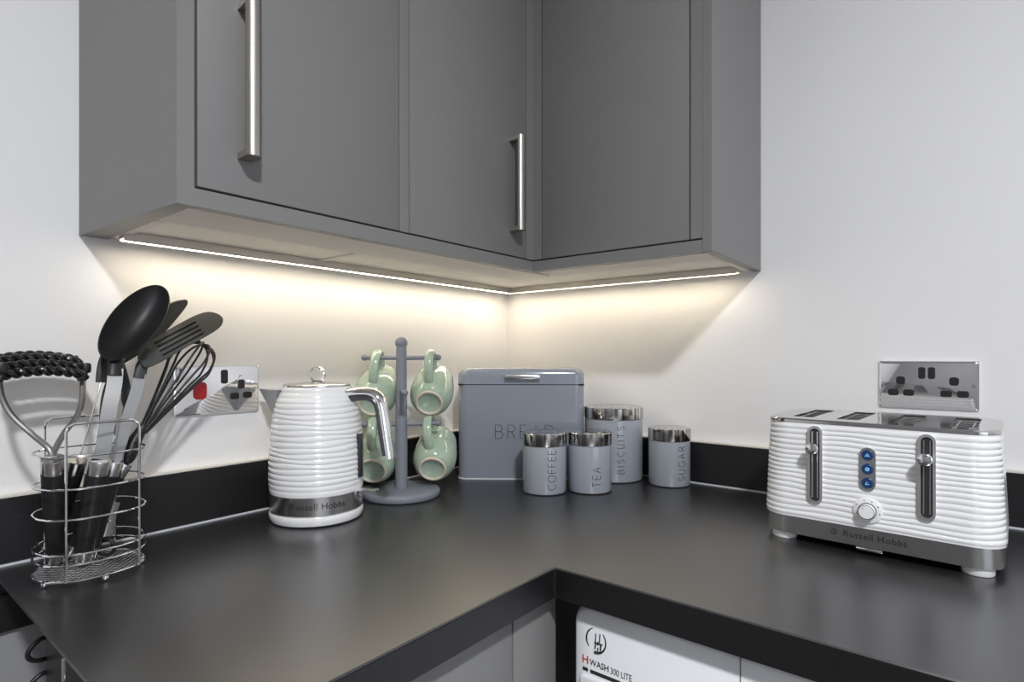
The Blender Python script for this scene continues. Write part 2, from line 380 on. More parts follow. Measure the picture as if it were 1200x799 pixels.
# pale edging under the end panels and the joint ribs between the carcasses
MB().box((-.9688, -.19, ZB+.0003), (-.957, -.02, .4663)).build('side_lip', M['rail'], c1, smooth=False)
MB().box((-.650, -.19, .4635), (-.638, -.069, .4663)).build('joint_rib', M['rail'], c1, smooth=False)
MB().box((-.198, -.6725, ZB+.0003), (-.02, -.661, .4663)).build('side_lip', M['rail'], c3, smooth=False)
# LED profiles
la = thing('led_strip', 'lit warm-white LED strip with a smooth diffuser under the left wall cabinets', 'light', (-.5, -.02, ZB))
MB().box((-.9670, -.067, .4525), (-.030, -.063, .466)).box((-.9670, -.063, .4568), (-.030, -.047, .466)).box((-.9670, -.047, .4538), (-.030, -.043, .466)).build('profile', M['alu'], la, smooth=False)
MB().box((-.9620, -.0615, .4540), (-.049, -.0485, .4567)).build('diffuser', M['led'], la, smooth=False)
lb = thing('led_strip', 'lit warm-white LED strip showing separate dots under the right wall cabinet', 'light', (-.02, -.35, ZB))
MB().box((-.067, -.6600, .4525), (-.063, -.068, .466)).box((-.063, -.6600, .4568), (-.047, -.068, .466)).box((-.047, -.6600, .4538), (-.043, -.068, .466)).build('profile', M['alu'], lb, smooth=False)
chip = None
for i in range(44):
    y = -.076-.0132*i
    if chip is None: chip = MB().box((-.0610, y-.0048, .4545), (-.0490, y+.0048, .4567)).build('led_chip', M['led'], lb, smooth=False)
    else:
        o = chip.copy(); o.location = (0, -.0132*i, 0); COL.objects.link(o)

# ================================================================== sockets
def pin(mb, c, w, h, ax):
    pts = rrect(w, h, min(w, h)*.33, 5)
    if ax == 'A': mb.loft([[Vector((c[0]+p[0], yy, c[1]+p[1])) for p in pts] for yy in (-.0055, -.0072)])
    else: mb.loft([[Vector((xx, c[0]+p[0], c[1]+p[1])) for p in pts] for xx in (-.0055, -.0072)])
    return mb
def wallplate(root, a0, a1, z0, z1, ax):
    rings = []
    for d, e in ((0, .0), (.003, .0), (.0052, .0012), (.006, .0035)):
        pts = rrect(a1-a0-2*e, z1-z0-2*e, .003, 4, (a0+a1)/2, (z0+z1)/2)
        rings.append([Vector((p[0], -d, p[1])) if ax == 'A' else Vector((-d, p[0], p[1])) for p in pts])
    return MB().loft(rings).build('plate', M['chrome'], root, ang=40)
sa = thing('cooker_switch_socket', 'polished chrome wall plate with a red rocker and one socket, behind the whisk', 'socket', (-.806, 0, .183))
wallplate(sa, -.8790, -.7330, .1810, .2660, 'A')
pin(MB(), (-.7965, .2465), .0115, .0245, 'A').build('rocker_switch', M['blackp'], sa)
pin(MB(), (-.8375, .2235), .022, .030, 'A').build('rocker_switch', M['red'], sa)['label'] = 'red rocker switch'
for c, wd, h in (((-.7665, .2325), .0115, .0165), ((-.7785, .2115), .0155, .0115), ((-.7555, .2125), .0155, .0115)):
    q = pin(MB(), c, wd, h, 'A').build('pin_hole', M['blackp'], sa)
    MB().box((c[0]-.002, -.0076, c[1]-.0012), (c[0]+.002, -.0070, c[1]+.0012)).build('shutter', M['dark'], q, smooth=False)
for xx in (-.7435, -.869): MB().lathe([(1e-4, -.0005), (.0032, 0), (.0034, .0008), (.0034, .002)], 16, mtx=Matrix.Translation((xx, -.0075, .2235)) @ Matrix.Rotation(-PI/2, 4, 'X')).build('screw', M['chrome_s'], sa)
sb = thing('double_socket', 'polished chrome double wall socket above the toaster', 'socket', (0, -.973, .188))
wallplate(sb, -1.0460, -.9000, .1885, .2745, 'B')
for yy in (-.9655, -.9795): pin(MB(), (yy, .2525), .0105, .021, 'B').build('rocker_switch', M['blackp'], sb)
for s_ in (0, -.0772):
    for (y, z), wd, h in (((-.934, .2385), .0135, .0145), ((-.923, .2165), .0165, .0115), ((-.946, .2165), .0165, .0115)):
        pin(MB(), (y+s_, z), wd, h, 'B').build('pin_hole', M['blackp'], sb)
for yy in (-.9075, -1.0385): MB().lathe([(1e-4, -.0005), (.0032, 0), (.0034, .0008), (.0034, .002)], 16, mtx=Matrix.Translation((-.0075, yy, .2315)) @ Matrix.Rotation(PI/2, 4, 'Y')).build('screw', M['chrome_s'], sb)

# ================================================================== canisters
def canister(x, y, r, h, word, label, lh, zc, length, umid, name='storage_canister'):
    t = thing(name, label, 'canister', (x, y, 0), 'grey storage canisters')
    zl = h-.0255
    B_ = [(1e-4, .0006), (r-.004, .0006), (r-.0012, .0018), (r, .005), (r, zl-.004), (r-.0005, zl-.002), (r-.0022, zl-.0005), (r-.0022, zl+.003), (1e-4, zl+.003)]
    MB().lathe(B_, 72, (x, y, 0)).build('body', M['enamel_l'], t, ang=30)
    MB().lathe([(r-.0035, .0002), (r-.0008, .0002), (r-.0002, .0022), (r-.003, .0022)], 72, (x, y, 0)).build('base_ring', M['print'], t)
    L = [(r-.002, zl), (r+.0006, zl), (r+.0010, zl+.001), (r+.0010, h-.002), (r, h-.0004), (r-.0015, h), (r*.5, h+.0003), (1e-4, h+.0004)]
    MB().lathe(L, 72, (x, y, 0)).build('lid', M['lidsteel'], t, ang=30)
    # lettering runs upwards on the side turned to the room
    c = Vector((x, y, 0)); D = (c-CAM).dot(FW); uc = 600+F*(c-CAM).dot(RT)/D
    base = math.atan2(CY-y, CX-x)                          # direction towards the viewer
    off = math.asin(max(-.9, min(.9, (umid-uc)/F*D/r)))
    # natural length of the word
    nat = sum(GL[ch][0]*lh for ch in word); gap = (length-nat)/(len(word)-1)
    def fn(s, tt):
        a = base+off+(lh/2-tt)/r; rr = r+.0001             # tt: letter height goes leftwards, s: upwards
        return (x+rr*math.cos(a), y+rr*math.sin(a), zc-length/2+s)
    strokes(word, lh, gap, fn, .00062).build('lettering', M['print'], t, smooth=False)
    return t
canister(-.2888, -.3377, .0455, .1245, 'COFFEE', 'small grey COFFEE canister with steel lid, in front of the bread bin', .0168, .052, .080, 646.5)
canister(-.2211, -.4065, .0453, .1245, 'TEA', 'small grey TEA canister with steel lid, between the coffee and biscuit canisters', .0168, .036, .040, 699)
canister(-.0800, -.3855, .0668, .1660, 'BISCUITS', 'tall wide grey BISCUITS canister with steel lid, beside the bread bin', .0150, .0740, .104, 727)
canister(-.0600, -.5135, .0450, .1245, 'SUGAR', 'small grey SUGAR canister with steel lid, standing alone at the right wall', .0160, .052, .073, 798)

# ================================================================== bread bin
nb = Vector((-.798, -.602, 0)); rz = math.atan2(-.798, .602)
BC = Vector((-.2345, -.2325, 0)) - nb*.0725
bb = thing('bread_bin', 'tall grey enamel bread bin with lift-up lid standing in the corner', 'bread bin', BC, rot=(0, 0, rz))
W_, D_ = .291, .145
def rr3(w, d, r, z): return [Vector((p[0], p[1], z)) for p in rrect(w, d, r, 8)]
MB().loft([rr3(W_-.006, D_-.006, .020, .001), rr3(W_-.001, D_-.001, .022, .003), rr3(W_, D_, .022, .006), rr3(W_, D_, .022, .2165)]).build('body', M['enamel'], bb)
MB().loft([rr3(W_+.002, D_+.002, .023, .0003), rr3(W_+.002, D_+.002, .023, .0028)]).build('base_rim', M['rim'], bb)
# lid: the top edge is rolled over at the sides and at the front
rings = [rr3(W_+.0015, D_+.0015, .0225, .2183)]
for i in range(11):
    a = PI/2*i/10; ex = .021*(1-math.cos(a)); ey = .012*(1-math.cos(a)); rings.append(rr3(W_+.0015-2*ex, D_+.0015-2*ey, max(.006, .0225-ey), .2365+.0185*math.sin(a)))
ld = MB().loft(rings).build('lid', M['enamel'], bb, ang=50)
MB().box((-W_/2+.001, -D_/2+.001, .2160), (W_/2-.001, D_/2-.001, .2190)).build('lid_seam', M['dark'], bb, smooth=False)
# bar handle on the lid front (local -y faces the room)
fy = -D_/2-.0008
MB().box((-.036, fy-.015, .2305), (.044, fy-.010, .2400), .0022).box((-.034, fy-.011, .233), (-.028, fy+.004, .2385)).box((.036, fy-.011, .233), (.042, fy+.004, .2385)).build('handle', M['chrome_s'], ld)
nat = sum(GL[c_][0]*.031 for c_ in 'BREAD'); L_ = .133
strokes('BREAD', .031, (L_-nat)/4, lambda s, t_: (-.0586+s, -D_/2-.0001, .0940+t_), .0007).build('lettering', M['print'], bb, smooth=False)

# ================================================================== kettle
KX, KY = -.6932, -.1330
hd = (RT*math.cos(math.radians(10)) - FW*math.sin(math.radians(10))).normalized()
ka = math.atan2(hd.y, hd.x)
kt = thing('kettle', 'white ribbed electric kettle with chrome handle, beside the mug tree', 'kettle', (KX, KY, 0), rot=(0, 0, ka))   # local +x = handle side
MB().lathe([(1e-4, .0005), (.070, .0005), (.0765, .003), (.0790, .009), (.0790, .0155), (.0775, .018), (.072, .0185), (1e-4, .0185)], 96).build('power_base', M['white'], kt, ang=40)
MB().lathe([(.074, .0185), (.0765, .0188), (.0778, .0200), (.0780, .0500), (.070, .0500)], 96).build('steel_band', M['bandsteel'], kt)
KR = [(.046, .0793), (.075, .0800), (.100, .0798), (.128, .0787), (.158, .0762), (.188, .0719), (.205, .0680), (.218, .0625), (.2265, .0575), (.2290, .0555)]
def kr(z):
    for (a, ra), (b, rb) in zip(KR[:-1], KR[1:]):
        if z <= b: t = max(0, (z-a)/(b-a)); return ra+(rb-ra)*t
    return KR[-1][1]
NR, NZ, NA = 19, 9, 128; z0, z1 = .0505, .2215
rings = [[Vector((.0770*math.cos(2*PI*j/NA), .0770*math.sin(2*PI*j/NA), z0-.0015)) for j in range(NA)]]
for i in range(NR*NZ+1):
    t = i/(NR*NZ); ring = []
    for j in range(NA):
        a = 2*PI*j/NA
        wv = .0013*math.sin(2*a+.9*i/NZ) + .0009*math.sin(5*a+1.7*i/NZ)
        z = z0+(z1-z0)*t + wv*math.sin(PI*t)
        ph = (i % NZ)/NZ
        bump_ = .0015*(math.sin(PI*ph)**.8) * min(1, 6*t+.2, 8*(1-t)+.1)
        r = kr(z)-.0012+bump_; ring.append(Vector((r*math.cos(a), r*math.sin(a), z)))
    rings.append(ring)
for r, z in ((.0600, .2245), (.0578, .2280), (.0560, .2300)): rings.append([Vector((r*math.cos(2*PI*j/NA), r*math.sin(2*PI*j/NA), z)) for j in range(NA)])
MB().loft(rings).build('ribbed_body', M['white'], kt, ang=70)
kl = MB().lathe([(.0562, .2295), (.0568, .2305), (.0566, .2330), (.0545, .2345), (.050, .2352), (.02, .2375), (1e-4, .2380)], 72).build('lid', M['chrome_s'], kt)
rp = [(0, 0, 0)]
phi = -ka + YAW - PI/2                       # ring faces the viewer
rc, rs = math.cos(phi), math.sin(phi)
MB().tube([(.0125*math.cos(2*PI*i/36)*rc, .0125*math.cos(2*PI*i/36)*rs, .2505+.0125*math.sin(2*PI*i/36)) for i in range(36)], .0022, 8, closed=True, ry=.004).build('lid_ring', M['chrome'], kl)
# spout on local -x
sp = MB()
rings = []
for k in range(9):
    t = k/8; z = .164+(.2245-.164)*t; tip = .078+(.112-.078)*t; hw = .004+.036*t; rb = kr(z)-.006
    rings.append([Vector((-rb, -hw, z)), Vector((-(rb+tip)/2-.004*t, -hw*.62, z)), Vector((-tip, -hw*.06, z)), Vector((-tip, hw*.06, z)), Vector((-(rb+tip)/2-.004*t, hw*.62, z)), Vector((-rb, hw, z))])
sp.loft(rings).build('spout', M['grey_p'], kt, ang=60)
hp = spline([(.055, 0, .2185), (.085, 0, .2215), (.104, 0, .2195), (.117, 0, .2105), (.1235, 0, .195), (.1285, 0, .165), (.1330, 0, .135), (.1375, 0, .107)], 6)
MB().tube(hp, .0082, 16, ry=.0135, up=(0, 0, 1)).build('handle', M['chrome'], kt)
hin = spline([(.060, 0, .209), (.085, 0, .2125), (.102, 0, .2100), (.1115, 0, .2020), (.1165, 0, .188), (.1210, 0, .162), (.1255, 0, .135), (.1300, 0, .112)], 6)
MB().tube(hin, .0072, 12, ry=.0100, up=(0, 0, 1)).build('handle_grip', M['grey_d'], kt)
MB().box((.070, -.012, .036), (.080, .012, .0500), .002).box((.074, -.008, .0485), (.113, .008, .0520), .0015).build('switch_lever', M['chrome'], kt)
MB().box((.074, -.0065, .072), (.0845, .0065, .148), .002).build('water_gauge', M['grey_d'], kt)
def ktxt(x, y, z):
    ang = math.atan2(CY-KY, CX-KX)-ka + x/.0782 + .03
    return (( .0782+z)*math.cos(ang), (.0782+z)*math.sin(ang), .0352+y)
text_mb('Russell Hobbs', .0150, ktxt, spacing=1.05).build('lettering', M['print'], kt, smooth=False)

# ================================================================== mug tree
TX, TY = -.5014, -.1322
mt = thing('mug_tree', 'grey painted wooden mug tree with round base and six pegs', 'mug tree', (TX, TY, 0))
MB().lathe([(1e-4, .0005), (.0750, .0005), (.0775, .0025), (.0777, .010), (.0760, .0135), (.0700, .0155), (1e-4, .0155)], 80, (TX, TY, 0)).build('base', M['wood'], mt, ang=50)
MB().lathe([(.0125, .015), (.0122, .10), (.0105, .29), (.0100, .302)], 32, (TX, TY, 0), cap=True).build('post', M['wood'], mt)
MB().sphere((TX, TY, .3095), .0125, 14).build('finial', M['wood'], mt)
def rot2(v, d): c, s = math.cos(math.radians(d)), math.sin(math.radians(d)); return Vector((v.x*c-v.y*s, v.x*s+v.y*c, 0))
aT = rot2(RT, 8); aM = rot2(-FW, 16); T0 = Vector((TX, TY, 0))
for d, z, l in ((aT, .2790, .0745), (-aT, .2790, .0730), (aT, .1445, .0740), (-aT, .1445, .0730), (aM, .2118, .0740), (-aM, .2118, .0740)):
    p0 = T0+d*.006+Vector((0, 0, z)); p1 = T0+d*l+Vector((0, 0, z+.001))
    pg = MB().tube([p0, p1], .0042, 12).build('peg', M['wood'], mt)
    MB().sphere(p1, .0065, 10).build('peg_ball', M['wood'], pg)
# mug in its own frame: +z from foot to rim, handle towards +x
def make_mug(label, loc, rot):
    t = thing('mug', label, 'mug', loc, 'sage green mugs on the mug tree', rot)
    outp = [(.0205, .0038), (.0235, .0030), (.0262, .0032), (.0310, .0075), (.0368, .0165), (.0402, .029), (.0412, .042), (.0405, .056), (.0388, .072), (.0374, .086), (.0368, .0915), (.0362, .0938)]
    MB().lathe(outp, 56).build('bowl', M['sage'], t, ang=60)
    MB().lathe([(.0362, .0938), (.0350, .0945), (.0338, .0930), (.0345, .084), (.0362, .070), (.0375, .054), (.0380, .040), (.034, .022), (.026, .012), (1e-4, .0095)], 56).build('inside', M['sage_in'], t, ang=60)
    MB().lathe([(1e-4, .0045), (.0200, .0045), (.0212, .003)], 48).build('recessed_base', M['sage'], t, ang=60)
    MB().lathe([(.0208, .0045), (.0214, .0008), (.0228, 0), (.0246, .0002), (.0258, .0016), (.0260, .0036)], 48).build('foot_ring', M['cream'], t, ang=70)
    pts = spline([(.0335, 0, .018), (.0470, 0, .0180), (.0635, 0, .0230), (.0765, 0, .0350), (.0800, 0, .0500), (.0755, 0, .0650), (.0610, 0, .0755), (.0450, 0, .0785), (.0365, 0, .0780)], 6)
    MB().tube(pts, .0042, 12, ry=.0085, up=(0, 0, 1)).build('handle', M['sage'], t, ang=60)
    for ch in t.children: ch.data.transform(Matrix.Scale(1.10, 4))
    return t
def place_mug(label, peg_dir, dist, zpeg, tilt, yaw, roll, src=None):
    """hang the mug by the top of its handle loop from a peg: foot leans towards the room and down"""
    face = rot2(-FW, yaw)                              # where the foot points
    d = Vector((face.x*math.cos(tilt), face.y*math.cos(tilt), -math.sin(tilt)))   # foot direction
    zax = -d; xax = Vector((0, 0, 1)) - zax*zax.z; xax.normalize()
    xax = (Matrix.Rotation(roll, 3, zax) @ xax); yax = zax.cross(xax)
    R3 = Matrix((xax, yax, zax)).transposed()
    hang = Vector((.0833, 0, .0510))                    # inner top of the loop
    peg = T0+peg_dir*dist+Vector((0, 0, zpeg+.0042))
    return peg-R3@hang, R3.to_euler()
mugs = [('sage green mug hanging at upper left of the mug tree, partly behind the kettle handle', -aT, .0490, .2792, .44, 0, .10),
        ('sage green mug hanging at upper right of the mug tree', aT, .0570, .2792, .46, 0, .0),
        ('sage green mug hanging at lower left of the mug tree, half hidden by the kettle', -aT, .0560, .1447, .42, 4, .0),
        ('sage green mug hanging at lower right of the mug tree with its handle slanting', aT, .0530, .1447, .44, 0, -.13)]
proto = None
for lab, pd, ds, zp, tl, yw, rl in mugs:
    loc, rot = place_mug(lab, pd, ds, zp, tl, yw, rl)
    if proto is None: proto = make_mug(lab, loc, rot)
    else:
        r = proto.copy(); COL.objects.link(r); r.location = loc; r.rotation_euler = rot; r['label'] = lab
        for ch in list(proto.children):
            c = ch.copy(); COL.objects.link(c); c.parent = r

# ================================================================== toaster
ta = Vector((-.318, -.823, 0)); tt_ = Vector((-.0490, -.9988, 0)).normalized(); tn = Vector((-.9988, .0490, 0)).normalized()
TD = .200; TO = ta + tt_*.0983 - tn*(TD/2)
ts = thing('toaster', 'white ribbed four-slice toaster with chrome top and twin levers', 'toaster', TO, rot=(0, 0, math.atan2(tt_.y, tt_.x)))   # local +x to the right, -y to the room
FYT = -TD/2
def trect(z, off=0):
    w_ = .2945-(z-.035)/(.18-.035)*.0130
    return rrect(w_+2*off, TD+2*off, .036+off, 14)
def dens(pts, m=5):
    o_ = []
    for i in range(len(pts)):
        a, b = pts[i], pts[(i+1) % len(pts)]; k = max(1, int(math.dist(a, b)/.006))
        for j in range(k): o_.append((a[0]+(b[0]-a[0])*j/k, a[1]+(b[1]-a[1])*j/k))
    return o_
base = rrect(.2945, TD, .036, 14); dn = dens(base)
def tring(z, off, zz=None):
    out_ = []
    for i, (x, y) in enumerate(dn):
        sx = (1-(z-.035)/(.145)*.044)
        nx, ny = x/(.2945/2), y/(TD/2); l = math.hypot(nx**3, ny**3) or 1
        wz = 0
        if zz is not None: wz = zz*(.0016*math.sin(x*26+z*55)+.0009*math.sin(x*61-z*70+2)+.0014*math.sin(y*30+z*40))
        out_.append(Vector((x*sx+off*nx**3/l, y+off*ny**3/l, z+wz)))
    return out_
NR, NZ = 18, 8; z0, z1 = .0415, .1800
rings = [tring(.0385, -.003), tring(.0390, -.0005)]
for i in range(NR*NZ+1):
    t = i/(NR*NZ); ph = (i % NZ)/NZ
    rings.append(tring(z0+(z1-z0)*t, -.0006+.0013*(math.sin(PI*ph)**.8), min(1, 8*t, 8*(1-t))))
rings += [tring(.1818, .0003), tring(.1830, -.0006)]
MB().loft(rings).build('ribbed_body', M['white'], ts, ang=70)
MB().loft([tring(.0120, -.0045), tring(.0118, -.0035), tring(.0385, -.0035)]).build('steel_band', M['sst'], ts, ang=40)
for sx in (-1, 1):
    for sy in (-1, 1): MB().lathe([(1e-4, .0004), (.0165, .0004), (.0175, .002), (.0175, .012)], 32, (sx*.118, sy*.074, 0)).build('foot', M['white_m'], ts)
# chrome top with four bread slots running front to back
def tops(z, e): 
    return [(x*(1-(z-.035)/.145*.044)*(1-e/.14), y*(1-e/.1)) for x, y in base]
sl = []
for cx in (-.094, -.033, .035, .102): sl.append([(cx+p[0], p[1]+.004) for p in rrect(.030, .142, .004, 3)])
tp = MB().loft([[Vector((x, y, .1830)) for x, y in tops(.183, -.0012)], [Vector((x, y, .1862)) for x, y in tops(.183, -.0012)], [Vector((x, y, .1880)) for x, y in tops(.183, .001)]], cap=False)
pl = plate(tops(.183, .001), sl, .0008, Vector((0, 0, .1878)), Vector((1, 0, 0)), Vector((0, 1, 0)), Vector((0, 0, 1)))
tp.add(pl.v, pl.f); top_o = tp.build('top_plate', M['poltop'], ts, ang=35)
for k, cx in enumerate((-.094, -.033, .035, .102)):
    MB().box((cx-.0155, -.068, .1834), (cx+.0155, .076, .1842)).build('slot_well', M['slot'], top_o, smooth=False)
    mb = MB()
    for j in range(6): mb.tube([(cx-.015, -.055+.022*j, .1852), (cx+.015, -.055+.022*j, .1852)], .0009, 5)
    mb.tube([(cx-.009, -.067, .1855), (cx-.009, .075, .1855)], .0008, 5); mb.tube([(cx+.009, -.067, .1855), (cx+.009, .075, .1855)], .0008, 5)
    mb.build('slot_grille', M['chrome_s'], top_o)
# front controls
def cap_out(w_, h_, cx, cz): return rrect(w_, h_, w_*.495, 10, cx, cz)
for cx in (-.0680, .0664):
    fr = plate(cap_out(.0200, .1150, cx, .1218), [cap_out(.0130, .1075, cx, .1218)], .006, Vector((0, FYT-.0015, 0)), Vector((1, 0, 0)), Vector((0, 0, 1)), Vector((0, -1, 0))).build('lever_track', M['satin'], ts, ang=40)
    plate(cap_out(.0136, .108, cx, .1218), [], .001, Vector((0, FYT-.0018, 0)), Vector((1, 0, 0)), Vector((0, 0, 1)), Vector((0, -1, 0))).build('track_slot', M['slot'], fr, smooth=False)
    MB().tube([(cx-.0035, FYT-.0022, .073), (cx-.0035, FYT-.0022, .171)], .0013, 8).tube([(cx+.0035, FYT-.0022, .073), (cx+.0035, FYT-.0022, .171)], .0013, 8).build('guide_rod', M['chrome'], fr)
    lv = MB().box((cx-.0055, FYT-.016, .1440), (cx+.0055, FYT-.002, .1515), .002).build('lever', M['chrome'], ts)
    MB().lathe([(1e-4, 0), (.0062, 0), (.0078, .001), (.0082, .003), (.0082, .008), (.007, .010), (.004, .0105), (1e-4, .0105)], 32, mtx=Matrix.Translation((cx, FYT-.026, .1478)) @ Matrix.Rotation(-PI/2, 4, 'X')).build('lever_knob', M['chrome'], lv)
bp_ = plate(cap_out(.0195, .0600, -.0008, .1243), [], .0035, Vector((0, FYT-.0020, 0)), Vector((1, 0, 0)), Vector((0, 0, 1)), Vector((0, -1, 0))).build('button_panel', M['chrome_s'], ts, ang=40)
for i, z in enumerate((.1438, .1243, .1048)):
    bt = MB().lathe([(1e-4, 0), (.0062, 0), (.0072, .0008), (.0075, .002), (.0075, .003)], 28, mtx=Matrix.Translation((-.0008, FYT-.0062, z)) @ Matrix.Rotation(-PI/2, 4, 'X')).build('button', M['blue'], ts)
    sy_ = MB(); yq = FYT-.0064
    if i == 0: sy_.tube([(-.0033, yq, z-.0020), (-.0008, yq, z+.0024), (.0017, yq, z-.0020)], .0006, 5).tube([(-.0024, yq, z-.0008), (.0008, yq, z-.0008)], .0006, 5)
    elif i == 1: sy_.tube([(-.0008+.0020*math.cos(a*PI/8), yq, z+.0020*math.sin(a*PI/8)) for a in range(16)], .0007, 5, closed=True).tube([(-.0008, yq, z-.001), (-.0008, yq, z+.001)], .0007, 5)
    else: sy_.tube([(-.0030, yq, z-.0018), (-.0008, yq, z+.0022), (.0014, yq, z-.0018), (-.0030, yq, z-.0018)], .0006, 5)
    sy_.build('button_symbol', M['blue_l'], bt)
RXm = Matrix.Rotation(-PI/2, 4, 'X')
dl = MB().lathe([(1e-4, 0), (.0165, 0), (.0178, .0008), (.0182, .0022), (.0182, .005)], 56, mtx=Matrix.Translation((-.0010, FYT-.0035, .0655)) @ RXm).build('dial_plate', M['white'], ts)
kb = MB().lathe([(1e-4, 0), (.0088, 0), (.0098, .0008), (.0102, .002), (.0106, .0105)], 48, mtx=Matrix.Translation((-.0010, FYT-.0140, .0655)) @ RXm).build('browning_dial', M['white'], ts)
MB().lathe([(.0100, 0), (.0112, .0002), (.0112, .0022), (.0100, .0022)], 48, mtx=Matrix.Translation((-.0010, FYT-.0058, .0655)) @ RXm).build('dial_ring', M['print'], kb)
MB().tube([(-.0010+.0097*math.cos(2*PI*i/40), FYT-.0136, .0655+.0097*math.sin(2*PI*i/40)) for i in range(40)], .0004, 5, closed=True).sphere((-.0055, FYT-.0140, .0705), .0007, 6).build('dial_mark', M['print'], kb)
mb = MB()
for a in (150, 105, 68, 30, -8): mb.sphere((-.0010+.0148*math.cos(math.radians(a)), FYT-.0036, .0655+.0148*math.sin(math.radians(a))), .0008, 5)
mb.build('dial_ticks', M['print'], dl)
text_mb('Russell Hobbs', .0125, lambda x, y, z: (x+.006, FYT+.0032-z, y+.0262), spacing=1.08, bold=.00015).build('lettering', M['print'], ts, smooth=False)
MB().tube([(-.0440+.0033*math.cos(2*PI*i/20), FYT+.0031, .0262+.0040*math.sin(2*PI*i/20)) for i in range(20)], .0006, 5, closed=True).tube([(-.0440, FYT+.0031, .0235), (-.0440, FYT+.0031, .029)], .0007, 5).build('emblem', M['print'], ts)
# crumb tray pull
MB().box((-.016, FYT+.001, .0075), (.016, FYT+.016, .0112), .001).build('crumb_tray_pull', M['chrome'], ts)

# ================================================================== utensil rack
rk = thing('utensil_rack', 'chrome wire utensil holder with oval rings at the left end of the worktop', 'utensil holder', (-1.024, -.131, 0))
def ring_pts(z, n=64, e=0):
    o_ = []
    for i in range(n):
        a = 2*PI*i/n; c, s = math.cos(a), math.sin(a)
        o_.append(Vector((-1.0245+(.0590-e)*abs(c)**.85*(1 if c >= 0 else -1), -.1310+(.0540-e)*abs(s)**.85*(1 if s >= 0 else -1), z)))
    return o_
for z in (.0080, .0275, .0400, .0830, .1200, .1600): MB().tube(ring_pts(z), .0014, 8, closed=True).build('ring', M['chrome'], rk)
def leg_frame(x0, x1, y0, y1, ym): return [(x0, y0, .0080), (x0, y0, .10), (x0, y0, .190), (x0+.002, y0, .1965), (x0+.008, y0, .1995), ((x0+x1)/2, ym, .2000), (x1-.008, y1, .1995), (x1-.002, y1, .1965), (x1, y1, .190), (x1, y1, .10), (x1, y1, .0080)]
MB().tube(leg_frame(-1.0625, -.9845, -.1800, -.1790, -.1815), .0016, 8).build('upright_frame', M['chrome'], rk)
MB().tube(leg_frame(-1.0625, -.9845, -.0825, -.0825, -.0805), .0016, 8).build('upright_frame', M['chrome'], rk)
for x, y in ((-1.0775, -.152), (-1.0235, -.1840), (-.972, -.150), (-1.0235, -.080)): MB().sphere((x, y, .0044), .0042, 10).build('foot', M['chrome'], rk)
mb = MB()
rp_ = ring_pts(.008)
def inside(x, y): return abs((x+1.0245)/.059)**2.35+abs((y+.131)/.054)**2.35 < 1
for fam in (1, -1):
    for k in range(-19, 20):
        c0 = k*.0062; seg = []
        for i in range(-60, 61):
            s_ = i*.0015; x = -1.0245+s_*.7071+c0*.7071*fam; y = -.131+s_*.7071*fam-c0*.7071
            if inside(x, y): seg.append((x, y))
        if len(seg) > 2: mb.tube([(seg[0][0], seg[0][1], .0082), (seg[-1][0], seg[-1][1], .0082)], .00042, 4)
mo = mb.build('mesh_floor', M['chrome_s'], rk); mo['kind'] = 'stuff'

# ---- utensils
def grip(root, bot, top, r0=.0105, r1=.0128, collar=.019, cap=.016):
    """black grip with steel collar at the top and steel cap at the bottom"""
    b, t = Vector(bot), Vector(top); ax = (t-b); L = ax.length; ax.normalize()
    q = ax.to_track_quat('Z', 'Y').to_matrix().to_4x4(); mx = Matrix.Translation(b) @ q
    g = MB().lathe([(r0, cap), (r0+.0006, cap+.002), (r1, L*.55), (r1, L-collar)], 28, mtx=mx, cap=True).build('grip', M['blk_g'], root)
    MB().lathe([(1e-4, 0), (r0*.80, 0), (r0*.95, .002), (r0*1.0, cap)], 28, mtx=mx).build('end_cap', M['sst'], root)
    MB().lathe([(r1*.99, L-collar), (r1*.99, L-.002), (r1*.93, L), (1e-4, L)], 28, mtx=mx).build('collar', M['sst'], root)
    return ax
def strip(pts, wid, th, up=(0, 1, 0)):
    """flat bar: wid across, th thick, following pts"""
    P = spline(pts, 5); rings = []; u = Vector(up)
    for i, p in enumerate(P):
        t = (P[min(i+1, len(P)-1)]-P[max(i-1, 0)]).normalized(); a = (u-t*u.dot(t)).normalized(); w_ = t.cross(a)
        rings.append([p+w_*(sx*wid/2)+a*(sy*th/2) for sx, sy in ((-1, -1), (1, -1), (1, 1), (-1, 1))])
    return MB().loft(rings)

# potato masher
b1, t1 = atz(67, 657, .0125), at(62, 537, -.150)
ma = thing('potato_masher', 'potato masher with twisted black wire head and black grip, in the utensil holder', 'masher', b1)
grip(ma, b1, t1)
ym = -.072
rodR = [t1, at(63, 530, -.146), at(75, 508, -.128), at(90, 488, -.110), at(96, 470, -.095), at(97, 450, -.080), at(96.5, 436, ym)]
rodL = [t1, at(57, 525, -.146), at(38, 509, -.128), at(14, 487, -.110), at(3, 468, -.095), at(-1, 450, -.080), at(-2, 436, ym)]
for r_ in (rodR, rodL): MB().tube(spline(r_, 6), .0022, 10, ry=.0036, up=(0, 1, 0)).build('rod', M['stem'], ma)
for u in (96, -2):
    p = at(u, 436, ym); MB().box((p.x-.0048, -.098, p.z-.001), (p.x+.0048, -.046, p.z+.0130), .003).box((p.x-.0048, -.080, p.z-.013), (p.x+.0048, -.064, p.z+.010), .003).build('head_bracket', M['blk'], ma)
pL, pR = at(-4, 431, ym), at(95, 431, ym)
